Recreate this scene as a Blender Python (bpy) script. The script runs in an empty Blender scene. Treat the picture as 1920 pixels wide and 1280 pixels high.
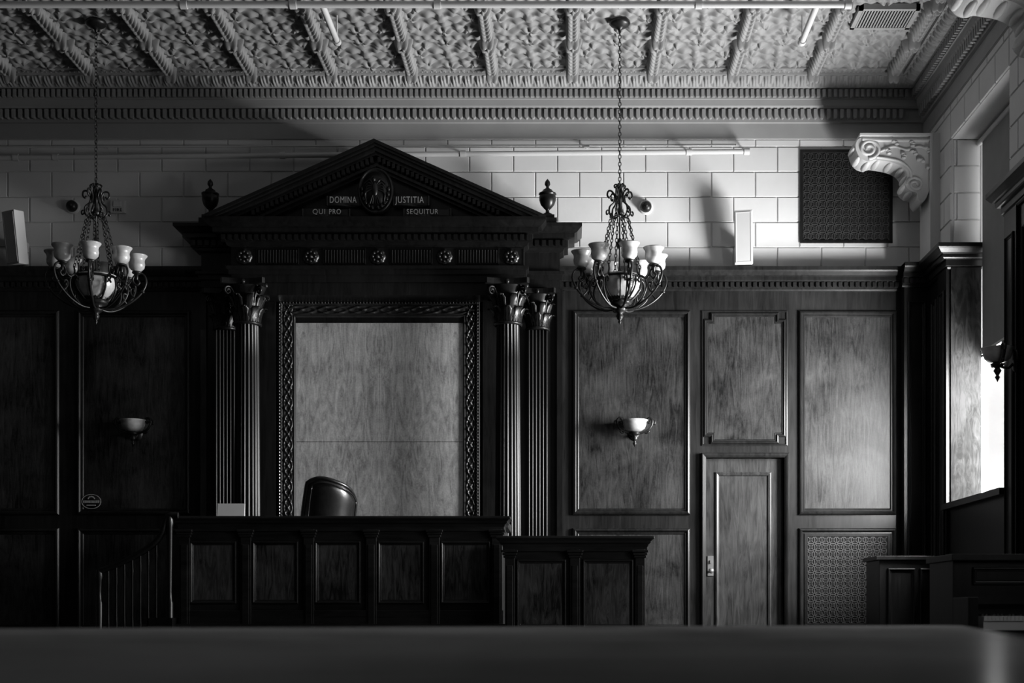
import bpy, math, random
import numpy as np
from mathutils import Matrix, Vector
random.seed(3); np.random.seed(3)
# ---- survey: wall elevation measured at 170 units per metre on the back wall, 15 m from the eye point
F=2550.
def ux(u,d=15.): return (u-1065.)*d/F
def uz(v,d=15.): return 0.8+(1150.-v)*d/F
YB=15.0; XR=3.94; DZ=0.2
col=bpy.context.scene.collection
# ------------------------------------------------------------------ materials
def newmat(name):
    m=bpy.data.materials.new(name); m.use_nodes=True
    nt=m.node_tree; b=nt.nodes['Principled BSDF']; return m,nt,b
def g(v): return (v,v,v,1)
def setin(b,n,v):
    if n in b.inputs: b.inputs[n].default_value=v
def plain(name,base,rough=.5,metal=0.,var=.15,scale=6.,bump=.0,coat=0.,detail=5):
    m,nt,b=newmat(name); N=nt.nodes; L=nt.links
    tc=N.new('ShaderNodeTexCoord'); no=N.new('ShaderNodeTexNoise')
    no.inputs['Scale'].default_value=scale; no.inputs['Detail'].default_value=detail
    L.new(tc.outputs['Object'],no.inputs['Vector'])
    r=N.new('ShaderNodeValToRGB'); r.color_ramp.elements[0].position=.3; r.color_ramp.elements[1].position=.7
    r.color_ramp.elements[0].color=g(base*(1-var)); r.color_ramp.elements[1].color=g(base*(1+var))
    L.new(no.outputs['Fac'],r.inputs['Fac']); L.new(r.outputs['Color'],b.inputs['Base Color'])
    b.inputs['Roughness'].default_value=rough; b.inputs['Metallic'].default_value=metal
    setin(b,'Coat Weight',coat); setin(b,'Coat Roughness',.2)
    if bump>0:
        bp=N.new('ShaderNodeBump'); bp.inputs['Strength'].default_value=bump; bp.inputs['Distance'].default_value=.01
        n2=N.new('ShaderNodeTexNoise'); n2.inputs['Scale'].default_value=scale*8; L.new(tc.outputs['Object'],n2.inputs['Vector'])
        L.new(n2.outputs['Fac'],bp.inputs['Height']); L.new(bp.outputs['Normal'],b.inputs['Normal'])
    return m
def wood(name,dark,light,rough=.35,axis='z',gs=1.0,coat=.0,mirror=None,contrast=(.32,.68),blotch=.5,dist=1.2,spec=.3,fine=0.,bs=1.6,st=.8,wax=0.):
    m,nt,b=newmat(name); N=nt.nodes; L=nt.links
    tc=N.new('ShaderNodeTexCoord'); src=tc.outputs['Object']
    if mirror is not None:
        sp=N.new('ShaderNodeSeparateXYZ'); L.new(src,sp.inputs[0])
        ab=N.new('ShaderNodeMath'); ab.operation='ABSOLUTE'; L.new(sp.outputs[0],ab.inputs[0])
        cb=N.new('ShaderNodeCombineXYZ'); L.new(ab.outputs[0],cb.inputs[0]); L.new(sp.outputs[1],cb.inputs[1]); L.new(sp.outputs[2],cb.inputs[2]); src=cb.outputs[0]
    mp=N.new('ShaderNodeMapping'); L.new(src,mp.inputs['Vector'])
    sc={'z':(9*gs,9*gs,st*gs),'x':(st*gs,9*gs,9*gs),'y':(9*gs,st*gs,9*gs)}[axis]; mp.inputs['Scale'].default_value=sc
    n1=N.new('ShaderNodeTexNoise'); n1.inputs['Scale'].default_value=2.; n1.inputs['Detail'].default_value=10; n1.inputs['Roughness'].default_value=.68; n1.inputs['Distortion'].default_value=dist
    L.new(mp.outputs[0],n1.inputs['Vector'])
    n2=N.new('ShaderNodeTexNoise'); n2.inputs['Scale'].default_value=bs; n2.inputs['Detail'].default_value=4; n2.inputs['Distortion'].default_value=.6; L.new(src,n2.inputs['Vector'])
    ad=N.new('ShaderNodeMix'); ad.data_type='FLOAT'; ad.inputs[0].default_value=blotch*.8
    L.new(n1.outputs['Fac'],ad.inputs[2]); L.new(n2.outputs['Fac'],ad.inputs[3])
    fac=ad.outputs[0]
    if fine>0:
        n3=N.new('ShaderNodeTexNoise'); n3.inputs['Scale'].default_value=60; n3.inputs['Detail'].default_value=4; L.new(src,n3.inputs['Vector'])
        a3=N.new('ShaderNodeMix'); a3.data_type='FLOAT'; a3.inputs[0].default_value=fine; L.new(fac,a3.inputs[2]); L.new(n3.outputs['Fac'],a3.inputs[3]); fac=a3.outputs[0]
    r=N.new('ShaderNodeValToRGB'); r.color_ramp.elements[0].position=contrast[0]; r.color_ramp.elements[1].position=contrast[1]
    r.color_ramp.elements[0].color=g(dark); r.color_ramp.elements[1].color=g(light)
    L.new(fac,r.inputs['Fac']); L.new(r.outputs['Color'],b.inputs['Base Color'])
    b.inputs['Roughness'].default_value=rough; setin(b,'Coat Weight',coat); setin(b,'Coat Roughness',.25); setin(b,'Specular IOR Level',spec)
    if wax>0:   # satin wax finish: diffuse wood with a thin constant sheen
        gl=N.new('ShaderNodeBsdfGlossy'); gl.inputs['Roughness'].default_value=rough; gl.inputs['Color'].default_value=g(1)
        mx=N.new('ShaderNodeMixShader'); mx.inputs[0].default_value=wax
        L.new(b.outputs[0],mx.inputs[1]); L.new(gl.outputs[0],mx.inputs[2]); L.new(mx.outputs[0],N['Material Output'].inputs['Surface'])
    else:
        bp=N.new('ShaderNodeBump'); bp.inputs['Strength'].default_value=.15; bp.inputs['Distance'].default_value=.004
        L.new(n1.outputs['Fac'],bp.inputs['Height']); L.new(bp.outputs['Normal'],b.inputs['Normal'])
    return m
M_dark=wood('dark_oak',.003,.011,.33,contrast=(.38,.62))
M_darkx=wood('dark_oak_horizontal',.005,.020,.33,'x',contrast=(.38,.62))
M_stile=wood('walnut_stile',.005,.020,.33,contrast=(.38,.64))
M_veneer=wood('walnut_veneer',.003,.048,.36,gs=.9,contrast=(.39,.62),dist=2.8,fine=.10,st=1.0,blotch=.55,bs=2.2)
M_bench=wood('bench_veneer',.008,.085,.34,gs=1.,contrast=(.41,.60),dist=2.5,st=1.2,blotch=.55)
M_door=wood('door_wood',.008,.046,.38,gs=1.3,contrast=(.40,.62),st=1.0)
M_lining=wood('worn_lining',.003,.014,.6,gs=.6,contrast=(.42,.60),spec=.04,st=2,dist=3)
M_pale=wood('pale_veneer',.20,.58,.5,gs=.42,mirror=0,contrast=(.39,.62),dist=4.,fine=.15,blotch=.40,bs=2.6,st=1.8)
M_table=wood('table_wood',.10,.50,.14,'x',gs=2.6,contrast=(.41,.60),dist=1.,spec=.0,blotch=.3,wax=.010)
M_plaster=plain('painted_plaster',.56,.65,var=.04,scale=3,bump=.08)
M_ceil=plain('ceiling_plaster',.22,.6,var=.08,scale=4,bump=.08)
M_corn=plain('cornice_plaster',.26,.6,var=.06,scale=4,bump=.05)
M_iron=plain('wrought_iron',.03,.38,metal=.7,var=.3,scale=20)
M_alab=plain('alabaster_glass',.42,.3,var=.35,scale=9,coat=.3)
M_black=plain('shade_and_print_black',.003,.9)  # flat black: painted shade behind vent and grilles, also the alarm print
M_grille=plain('dark_bronze',.03,.5,metal=.1)
M_leather=plain('black_leather',.010,.28,var=.3,scale=30,bump=.12,coat=.4)
M_white=plain('white_plastic',.5,.45,var=.02)
M_paper=plain('grey_lid',.62,.5,var=.03)
M_brass=plain('aged_brass',.4,.3,metal=.8)
M_gilt=plain('worn_gilt_lettering',.6,.5,metal=.1)
M_crest=plain('carved_oak',.010,.33,var=.4,scale=20)
M_blind=plain('roller_blind_fabric',.20,.8,var=.05)
M_floor=wood('floor_boards',.01,.03,.4,'y')
M_frame=plain('carved_frame',.026,.33,var=.35,scale=14,coat=.2)
M_keys=plain('ivory_keys',.6,.3,var=.05)
# ------------------------------------------------------------------ mesh builder
class MB:
    def __init__(s,M=None): s.v=[];s.f=[];s.sm=[];s.n=0;s.M=M
    def add(s,v,f,sm=False):
        v=np.asarray(v,dtype=float).reshape(-1,3)
        if s.M is not None:
            A=np.array(s.M); v=v@A[:3,:3].T+A[:3,3]
        s.v.append(v); n=s.n
        s.f.extend([[a+n for a in q] for q in f]); s.sm.extend([sm]*len(f)); s.n+=len(v)
    def box(s,x0,x1,y0,y1,z0,z1,c=0.0):
        v=[(x0,y0,z0),(x1,y0,z0),(x1,y1,z0),(x0,y1,z0),(x0,y0,z1),(x1,y0,z1),(x1,y1,z1),(x0,y1,z1)]
        s.add(v,[(0,3,2,1),(4,5,6,7),(0,1,5,4),(1,2,6,5),(2,3,7,6),(3,0,4,7)])
    def bump_box(s,x0,x1,z0,z1,y,h,e):  # frustum projecting to -y
        v=[(x0,y,z0),(x1,y,z0),(x1,y,z1),(x0,y,z1),(x0+e,y-h,z0+e),(x1-e,y-h,z0+e),(x1-e,y-h,z1-e),(x0+e,y-h,z1-e)]
        s.add(v,[(4,5,6,7),(0,1,5,4),(1,2,6,5),(2,3,7,6),(3,0,4,7)])
    def prism(s,pts,y0,y1):  # polygon in xz extruded y
        n=len(pts); v=[(p[0],y0,p[1]) for p in pts]+[(p[0],y1,p[1]) for p in pts]
        f=[list(range(n)),list(range(2*n-1,n-1,-1))]+[(i,i+n,(i+1)%n+n,(i+1)%n) for i in range(n)]
        s.add(v,f)
    def slab(s,pts,z0,z1):
        n=len(pts); v=[(p[0],p[1],z0) for p in pts]+[(p[0],p[1],z1) for p in pts]
        f=[list(range(n-1,-1,-1)),list(range(n,2*n))]+[(i,(i+1)%n,(i+1)%n+n,i+n) for i in range(n)]
        s.add(v,f)
    def grid(s,P,cu=False,cv=False,sm=True):
        nu,nv=P.shape[:2]; f=[]
        U=nu if cu else nu-1; V=nv if cv else nv-1
        i=np.arange(U)[:,None]; j=np.arange(V)[None,:]
        a=i*nv+j; b=((i+1)%nu)*nv+j; c=((i+1)%nu)*nv+(j+1)%nv; d=i*nv+(j+1)%nv
        q=np.stack([a+0*j,b+0*j,c+0*i,d+0*i],-1).reshape(-1,4)
        s.add(P.reshape(-1,3),q.tolist(),sm)
    def lathe(s,prof,c,n=24,sx=1,sy=1,amp=None):
        t=np.linspace(0,2*math.pi,n,endpoint=False)
        pr=np.array(prof,float); R=pr[:,0][None,:]*np.ones((n,1))
        if amp is not None: R=R*amp(t)[:,None]
        P=np.stack([c[0]+sx*R*np.cos(t)[:,None],c[1]+sy*R*np.sin(t)[:,None],c[2]+pr[:,1][None,:]*np.ones((n,1))],-1)
        s.grid(P,cu=True)
    def ell(s,c,r,n=14,m=9):
        ph=np.linspace(-math.pi/2+.01,math.pi/2-.01,m); t=np.linspace(0,2*math.pi,n,endpoint=False)
        P=np.stack([c[0]+r[0]*np.cos(t)[:,None]*np.cos(ph)[None,:],c[1]+r[1]*np.sin(t)[:,None]*np.cos(ph)[None,:],c[2]+r[2]*np.ones((n,1))*np.sin(ph)[None,:]],-1)
        s.grid(P,cu=True)
    def tube(s,pts,r,n=6,closed=False):
        p=np.array(pts,float); k=len(p); r=np.ones(k)*r
        if closed: tg=np.roll(p,-1,0)-np.roll(p,1,0)
        else: tg=np.gradient(p,axis=0)
        tg/=np.linalg.norm(tg,axis=1)[:,None]+1e-12
        up=np.array([0,0,1.]) if abs(tg[0][2])<.9 else np.array([1.,0,0])
        nn=np.cross(tg[0],up); nn/=np.linalg.norm(nn); rows=[]
        t=np.linspace(0,2*math.pi,n,endpoint=False)
        for i in range(k):
            nn=nn-tg[i]*np.dot(nn,tg[i]); nn/=np.linalg.norm(nn)+1e-12; bb=np.cross(tg[i],nn)
            rows.append(p[i]+r[i]*(np.cos(t)[:,None]*nn+np.sin(t)[:,None]*bb))
        P=np.array(rows); s.grid(P,cu=closed,cv=True)
        if not closed:
            for idx in (0,k-1):
                s.add(P[idx],[list(range(n))])
def smooth(pts,m=6):
    p=[np.array(q,float) for q in pts]; p=[2*p[0]-p[1]]+p+[2*p[-1]-p[-2]]; out=[]
    for i in range(1,len(p)-2):
        for t in np.linspace(0,1,m,endpoint=False):
            a,b,c,d=p[i-1],p[i],p[i+1],p[i+2]
            out.append(.5*((2*b)+(-a+c)*t+(2*a-5*b+4*c-d)*t*t+(-a+3*b-3*c+d)*t**3))
    out.append(p[-2]); return np.array(out)
def spiral(cx,cy,r0,r1,a0,turns,n=24):
    t=np.linspace(0,1,n); r=r0+(r1-r0)*t; a=a0+turns*2*math.pi*t
    return np.stack([cx+r*np.cos(a),cy+r*np.sin(a)],-1)
def offs(pts,t):
    n=len(pts); out=[]
    for i in range(n):
        a,b,c=[np.array(pts[k%n],float) for k in (i-1,i,i+1)]
        e1=(b-a)/np.linalg.norm(b-a); e2=(c-b)/np.linalg.norm(c-b)
        n1=np.array([-e1[1],e1[0]]); n2=np.array([-e2[1],e2[0]])
        out.append(b+t*(n1+n2)/(1+np.dot(n1,n2)))
    return out
def rect(x0,x1,z0,z1): return [(x0,z0),(x1,z0),(x1,z1),(x0,z1)]
def frame(mb,pts,prof,y,k=1.0):
    n=len(pts); V=[]
    for (i,h) in prof:
        V+= [(q[0],y-h*k,q[1]) for q in offs(pts,i*k)]
    f=[]
    for a in range(len(prof)-1):
        for i in range(n): f.append((a*n+i,a*n+(i+1)%n,(a+1)*n+(i+1)%n,(a+1)*n+i))
    mb.add(V,f)
MOLD=[(0,0),(0,.022),(.012,.036),(.026,.042),(.038,.030),(.044,.012),(.058,.014),(.07,.004),(.075,0)]
ORG={}
def obj(mb,name,mat,parent=None,org=(0,0,0),bevel=0):
    if parent is not None: org=ORG[parent.name]
    v=np.concatenate(mb.v)-np.array(org)
    me=bpy.data.meshes.new(name); me.from_pydata(v.tolist(),[],mb.f)
    me.polygons.foreach_set('use_smooth',mb.sm); me.materials.append(mat); me.update()
    o=bpy.data.objects.new(name,me); col.objects.link(o)
    if parent is not None: o.parent=parent
    else: o.location=org
    ORG[o.name]=tuple(org)
    if bevel>0:
        b=o.modifiers.new('bevel','BEVEL'); b.width=bevel; b.segments=2; b.limit_method='ANGLE'; b.angle_limit=.7
    return o
def thing(name,org,label,cat,group=None):
    e=bpy.data.objects.new(name,None); e.location=org; e.empty_display_size=.1; col.objects.link(e)
    e["label"]=label; e["category"]=cat
    if group: e["group"]=group
    ORG[e.name]=tuple(org); return e
def tag(o,label,cat,group=None):
    o["label"]=label; o["category"]=cat
    if group: o["group"]=group
    return o
def struct(o): o["kind"]="structure"; return o
def dup(root,loc,label=None,rot=None):
    def rec(o,par):
        c=o.copy(); col.objects.link(c)
        if par is not None: c.parent=par
        for ch in [q for q in list(bpy.data.objects) if q.parent==o]: rec(ch,c)
        return c
    c=rec(root,None); c.location=loc
    if rot is not None: c.rotation_euler=rot
    if label: c["label"]=label
    return c
def textmesh(s,size,ext=.003):
    cu=bpy.data.curves.new('t','FONT'); cu.body=s; cu.size=size; cu.extrude=ext; cu.align_x='CENTER'; cu.align_y='CENTER'; cu.space_character=1.15
    o=bpy.data.objects.new('t',cu); col.objects.link(o); bpy.context.view_layer.update()
    me=bpy.data.meshes.new_from_object(o.evaluated_get(bpy.context.evaluated_depsgraph_get()))
    v=np.array([x.co[:] for x in me.vertices]); f=[list(p.vertices) for p in me.polygons]
    bpy.data.objects.remove(o); bpy.data.meshes.remove(me); return v,f
def add_text(mb,s,size,c,ext=.003,width=None,tilt=0):
    v,f=textmesh(s,size,ext)
    if width: v[:,0]*=width/(v[:,0].max()-v[:,0].min())
    P=np.stack([v[:,0]+c[0],c[1]-v[:,2],v[:,1]+c[2]+v[:,0]*tilt],-1); mb.add(P,f)
TB=Matrix.Translation((0,YB,0))
TR=Matrix(((0,1,0,XR),(-1,0,0,0),(0,0,1,0),(0,0,0,1)))
# ------------------------------------------------------------------ room shell
XL=-9.0; YF=-3.0; ZW=uz(262); HEAD=5.66; SILL=1.92
def blocks(mb,x0,x1,z0,z1,y,phase=0.,skip=None):
    H=47/170.; Wd=82.4/170.; zb=uz(511)-8*H; k=0
    z=zb
    while z<z1:
        a=max(z,z0); b=min(z+H,z1)
        if b-a>.03:
            x=math.floor((x0-phase)/Wd)*Wd+phase-(Wd/2 if k%2 else 0)
            while x<x1:
                p=max(x,x0); q=min(x+Wd,x1)
                if q-p>.02: mb.bump_box(p+.004,q-.004,a+.004,b-.004,y,.016,.007)
                x+=Wd
        z+=H; k+=1
mb=MB(); mb.box(XL-.2,XR+.6,15.0,15.25,0,7.0)
blocks(mb,XL,XR,uz(520),ZW,YB,phase=ux(1210))
mb.box(XL,XR,14.975,15.0,ZW,uz(228))
struct(obj(mb,'wall_back',M_plaster))
wins=[(12.1,13.95),(8.3,10.15),(4.5,6.35)]
mb=MB(); ys=[YF-.2,4.5,6.35,8.3,10.15,12.1,13.95,15.0]
for a,b in zip(ys[::2],ys[1::2]): mb.box(XR,XR+.6,a,b,0,7.0)
for a,b in wins: mb.box(XR,XR+.6,a,b,0,SILL); mb.box(XR,XR+.6,a,b,HEAD,7.0)
mb.M=TR
blocks(mb,-14.98,-13.95,4.4,ZW,0,phase=-13.95); blocks(mb,-13.95,-12.1,HEAD,ZW,0,phase=-13.95); blocks(mb,-12.1,-10.15,4.4,ZW,0,phase=-12.1)
mb.box(-14.98,-4,-.025,0,ZW,uz(228))
mb.M=Matrix.Translation((0,13.95,0)); blocks(mb,XR+.01,XR+.29,4.5,HEAD,0,phase=XR-.2)
struct(obj(mb,'wall_right',M_plaster))
mb=MB(); mb.box(XL-.2,XL,YF,15,0,7); struct(obj(mb,'wall_left',M_stile))
mb=MB(); mb.box(XL-.2,XR+.6,YF-.2,YF,0,7); struct(obj(mb,'wall_front',M_stile))
mb=MB(); mb.box(XL-.2,XR+.6,YF-.2,15.25,-.2,0); struct(obj(mb,'floor',M_floor))
# ---- cornice
PROF=[(0,262),(.03,260),(.03,232),(.06,229),(.06,205),(.10,203),(.12,198),(.13,187),(.15,185),(.15,167),(.19,165),(.20,163),(.29,142),(.32,140),(.33,133),(.36,131),(.36,129.5)]
PZ=[(p,uz(v,15-p)) for p,v in PROF]; ZC=PZ[-1][1]
mb=MB(); P=np.zeros((len(PZ),3,3))
for i,(p,z) in enumerate(PZ): P[i]=[(XL,YB-p,z),(XR-p,YB-p,z),(XR-p,YF,z)]
mb.grid(P,sm=False)
def cornice_orn(mb,x0,x1):
    # egg-and-dart tongues
    n=int((x1-x0)/.072)
    for i in range(n):
        x=x0+.036+i*.072; z0=uz(224,14.93); z1=uz(207,14.93)
        t=np.linspace(0,math.pi,6)
        pts=[(x-.02,z1),(x-.02,z0+.02)]+[(x-.02*math.cos(a),z0+.02-.02*math.sin(a)) for a in t[1:-1]]+[(x+.02,z0+.02),(x+.02,z1)]
        mb.prism(pts,-.115,-.058)
    n=int((x1-x0)/.06)
    for i in range(n):
        x=x0+.03+i*.06; mb.box(x-.017,x+.017,-.19,-.148,uz(182,14.83),uz(168,14.83))
    # acanthus cove
    nu=int((x1-x0)/.008); u=np.linspace(x0,x1,nu)[:,None]; v=np.linspace(0,1,14)[None,:]
    w=.13; s=((u/w)%1-.5)*2; h=np.clip(1-np.abs(s)**1.5*1.1-(v*.3),0,1)*.035*(1+.5*np.cos(s*12+v*3))*np.sin(v*math.pi*.9+.2)
    h+=.02*np.exp(-((np.abs(s)-.95)**2)*30)*(v>.3)
    p0,z0=.20,uz(163,14.8); p1,z1=.29,uz(142,14.71)
    Pp=p0+(p1-p0)*v+h+0*u; Z=z0+(z1-z0)*v-h*.3+0*u
    mb.grid(np.stack([u+0*v,-Pp,Z],-1))
    # small bead
    n=int((x1-x0)/.05)
    for i in range(n): 
        x=x0+.025+i*.05; mb.ell((x,-.345,PZ[-2][1]+.006-.012),(.018,.018,.018),6,5)
mb.M=TB; cornice_orn(mb,-6.9,XR-.2); mb.M=TR; cornice_orn(mb,-14.85,-10.5)
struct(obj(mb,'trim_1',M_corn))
# ---- ceiling with relief coffers
CW=150*14.64/F; XC=ux(1073,14.64); YC=14.64
mb=MB(); mb.box(XL-.2,XR+.6,YF-.2,15.25,ZC+.02,ZC+.3)
xs=np.arange(-7.0,3.585,.0095); ysg=np.arange(12.4,YC+.001,.0095)
X,Y=np.meshgrid(xs,ysg,indexing='ij')
u=((X-XC)/CW%1-.5)*2; v=((YC-Y)/CW%1-.5)*2
r=np.hypot(u,v); th=np.arctan2(v,u)
h=np.zeros_like(X)
h=np.maximum(h,.05*np.exp(-(r/.46)**6)*(.55+.45*np.cos(6*th+2.5*np.sin(5*r)))*(.7+.3*np.cos(r*17)))
h=np.maximum(h,.055*np.exp(-(r/.13)**4))
for sx in (-1,1):
    for sy in (-1,1):
        a=u-sx*.55; b=v-sy*.52; rr=np.hypot(a,b); tt=np.arctan2(b,a)*sx*sy
        h=np.maximum(h,.055*np.exp(-(rr/.36)**6)*(.5+.5*np.cos(1*tt-14*rr))*(.8+.2*np.cos(7*tt)))
for cx,cy in ((0,.70),(0,-.70),(.70,0),(-.70,0)):
    a=u-cx;b=v-cy; rr=np.hypot(a,b); tt=np.arctan2(b,a); h=np.maximum(h,.05*np.exp(-(rr/.22)**4)*(.6+.4*np.cos(5*tt)))
edge=np.maximum(np.abs(u),np.abs(v)); h*=np.clip((.92-edge)/.06,0,1)
h+=.035*np.clip((np.abs(v)-.88)/.03,0,1)*(.65+.35*np.cos(u*26+6*np.abs(v)))
h+=.014*np.clip((edge-.84)/.02,0,1)*np.clip((.92-edge)/.02,0,1)
mb.grid(np.stack([X,Y,ZC-h],-1))
for k in range(-9,5):
    xr=XC+k*CW
    if xr<-7 or xr>3.6: continue
    for j in range(3):
        y1=YC-j*CW-.035; y0=y1-CW+.09
        s=np.linspace(0,1,110)[:,None]; t=np.linspace(0,math.pi,21)[None,:]
        q=np.abs(s-.5)*2; ct=np.cos(t)
        R=.062*(1+.24*np.cos(s*2*math.pi*9+5*np.abs(ct))*(.5+.5*np.abs(np.cos(t*3))))*(1+.35*np.exp(-((q-.93)/.06)**2)-.35*np.exp(-((q-.80)/.05)**2))
        R=R*np.where(s*(1-s)<1e-6,.05,1)
        mb.grid(np.stack([xr+R*np.cos(t),y0+(y1-y0)*s+0*t,ZC-1.9*R*np.sin(t)],-1))
# border against cornices
mb.box(3.46,3.6,YF,14.64,ZC-.03,ZC); mb.box(XL,3.6,14.56,14.66,ZC-.025,ZC)
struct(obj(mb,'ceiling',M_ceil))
# ceiling vent
vx0,vx1=ux(1600,13.5),ux(1695,13.5)
t=thing('air_vent',(vx0,13.3,ZC-.05),'white louvred rectangular air vent set in the ornate ceiling','vent')
mb=MB(); mb.box(vx0-.04,vx1+.04,13.02,13.06,ZC-.075,ZC-.02); mb.box(vx0-.04,vx1+.04,13.44,13.48,ZC-.075,ZC-.02)
mb.box(vx0-.04,vx0,13.02,13.48,ZC-.075,ZC-.02); mb.box(vx1,vx1+.04,13.02,13.48,ZC-.075,ZC-.02)
n=18
for i in range(n): 
    x=vx0+(vx1-vx0)*(i+.5)/n; mb.box(x-.007,x+.007,13.06,13.44,ZC-.07,ZC-.058)
obj(mb,'vent_frame',M_corn,t); mb=MB(); mb.box(vx0,vx1,13.06,13.44,ZC-.056,ZC-.052); obj(mb,'vent_shade_sheet',M_black,t)  # thin black sheet paints in the shade above the louvres
# ------------------------------------------------------------------ wainscot back wall
YW=14.9; WT=uz(512,YW)
def wx(u): return ux(u,YW)
def wzz(v): return uz(v,YW)
dx0,dx1=wx(1323),wx(1470); dtop=wzz(858)
fr=MB(); fl=MB()
xa=-9.0; xb=XR
fr.box(xa,dx0,YW,15,DZ,WT); fr.box(dx1,xb,YW,15,DZ,WT); fr.box(dx0,dx1,YW,15,dtop,WT)
def panel(x0,x1,v0,v1,pts=None,k=1.):
    a,b,c,d=wx(x0),wx(x1),wzz(v1),wzz(v0)
    R=pts or rect(a,b,c,d); frame(fr,R,MOLD,YW,k)
    inn=offs(R,.07*k)
    n=len(inn)
    if pts is None:
        (p,q),(r_,s_)=inn[0],inn[2]; fl.box(p,r_,YW-.006,YW,q,s_)
    else: fl.prism([tuple(q) for q in inn],YW-.006,YW)
for (a,b) in ((-370,-160),(-110,112),(146,358),(1074,1294),(1497,1680)):
    panel(a,b,583,965)
for (a,b) in ((-370,-160),(-110,112),(146,358),(1074,1294)): panel(a,b,990,1182)
frame(fr,rect(wx(1497),wx(1680),wzz(1182),wzz(990)),MOLD,YW)
# notched panel above door
a,b,c,d=wx(1319),wx(1473),wzz(832),wzz(586); e=.075
panel(0,0,0,0,pts=[(a+e,c),(b-e,c),(b-e,c+e),(b,c+e),(b,d-e),(b-e,d-e),(b-e,d),(a+e,d),(a+e,d-e),(a,d-e),(a,c+e),(a+e,c+e)],k=.7)
frame(fr,rect(a-.02,b+.02,c-.02,d+.02),[(0,0),(0,.012),(.012,.016),(.022,.0)],YW)
# door casing
frame(fr,[(dx0-.05,DZ-.3),(dx1+.05,DZ-.3),(dx1+.05,dtop+.05),(dx0-.05,dtop+.05)],[(0,0),(0,.05),(.012,.06),(.03,.055),(.05,.04),(.05,-.06)],YW)
# crown on wainscot
CR=[(WT-.2,0),(WT-.2,.02),(WT-.185,.03),(WT-.175,.03),(WT-.17,.045),(WT-.11,.045),(WT-.105,.075),(WT-.095,.085),(WT-.06,.085),(WT-.05,.11),(WT-.015,.14),(WT,.15),(WT+.04,.15),(WT+.04,-.1)]
def crown(mb,x0,x1,y,dent=True):
    P=np.zeros((len(CR),2,3))
    for i,(z,p) in enumerate(CR): P[i]=[(x0,y-p,z),(x1,y-p,z)]
    mb.grid(P,sm=False)
    if dent:
        n=int((x1-x0)/.062)
        for i in range(n): mb.box(x0+i*.062+.012,x0+i*.062+.05,y-.07,y-.04,WT-.165,WT-.115)
crown(fr,-9,ux(385,YW),YW); crown(fr,ux(1048,YW),ux(1700,YW),YW)
# corner pier
fr.box(wx(1688),XR,14.72,YW,DZ,WT-.02)
frame(fr,rect(wx(1694),wx(1728),DZ+.3,WT-.35),MOLD,14.72,.5)
crown(fr,wx(1683),XR,14.72)
fr.box(wx(1036),wx(1060),YW-.03,YW,DZ,WT-.2)
fr.box(-9,dx0-.06,YW-.03,YW,DZ,DZ+.3)
struct(obj(fr,'trim_2',M_stile)); struct(obj(fl,'trim_3',M_veneer))
# ---- door
d1=thing('door_1',(dx0,14.95,DZ),'tall varnished wooden door with one long recessed panel','door'); d1["kind"]="structure"
mb=MB(); mb.box(dx0+.004,dx1-.004,14.95,14.99,DZ,dtop-.004)
frame(mb,rect(wx(1342),wx(1447),DZ+.25,wzz(884)),[(0,0),(0,.014),(.015,.022),(.035,.014),(.045,-.0)],14.95)
obj(mb,'door_leaf',M_door,d1)
hx=wx(1333)
mb=MB(); mb.box(hx-.032,hx+.032,14.935,14.95,uz(1079,14.95),uz(1042,14.95)); mb.M=Matrix.Translation((hx,14.93,uz(1070,14.95)))@Matrix.Rotation(math.pi/2,4,'X')
mb.lathe([(0.001,.07),(.02,.068),(.03,.055),(.026,.04),(.012,.03),(.012,0),(.02,-.002)],(0,0,0),16)
mb.M=None; mb.box(hx-.008,hx+.008,14.915,14.94,uz(1056,14.95),uz(1050,14.95)); obj(mb,'door_handle',M_brass,d1)
# ---- platform under the bench zone
mb=MB(); mb.box(XL+.02,XR-.05,12.2,14.96,0.001,DZ); mb.box(XL+.02,XR-.05,12.17,12.2,DZ-.04,DZ+.0); tag(obj(mb,'platform',M_darkx),'dark wooden raised platform running along the panelled wall','platform')
# ------------------------------------------------------------------ right wall wainscot
fr=MB(TR); ln=MB(TR)
for a,b in ((-15,-13.95),(-12.1,-10.15)):
    fr.box(a,b,-.03,0,DZ if a<-12.2 else 0,WT-.02)
    P=np.zeros((len(CR),4,3))
    for i,(z,p) in enumerate(CR): P[i]=[(a-p,0.3 if a>-14.9 else -.03,z),(a-p,-.03-p,z),(b+p,-.03-p,z),(b+p,.3,z)]
    fr.grid(P,sm=False)
    fr.box(b-.32,b,-.06,-.03,DZ,WT-.18) if a<-14 else None
    if a>-14: fr.box(a,a+.32,-.06,-.03,0,WT-.18)
    frame(fr,rect(a+.45,b-.42,.5,WT-.4),MOLD,-.03,.8)
    frame(fr,rect(b-.27,b-.05,.5,WT-.4) if a<-14 else rect(a+.05,a+.27,.5,WT-.4),MOLD,-.06 ,.5)
for (a,b) in wins[:1]:
    fr.box(-b,-a,-.03,0,0,SILL-.06); fr.box(-b-.02,-a+.02,-.11,.3,SILL-.06,SILL)
    ln.box(-b,-b+.03,-.02,.29,SILL,WT-.02); ln.box(-a-.03,-a,-.02,.29,SILL,WT-.02)
fr.box(-10.15,3,-.03,0,0,SILL-.5)
struct(obj(fr,'trim_4',M_dark)); struct(obj(ln,'trim_5',M_lining))
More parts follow.
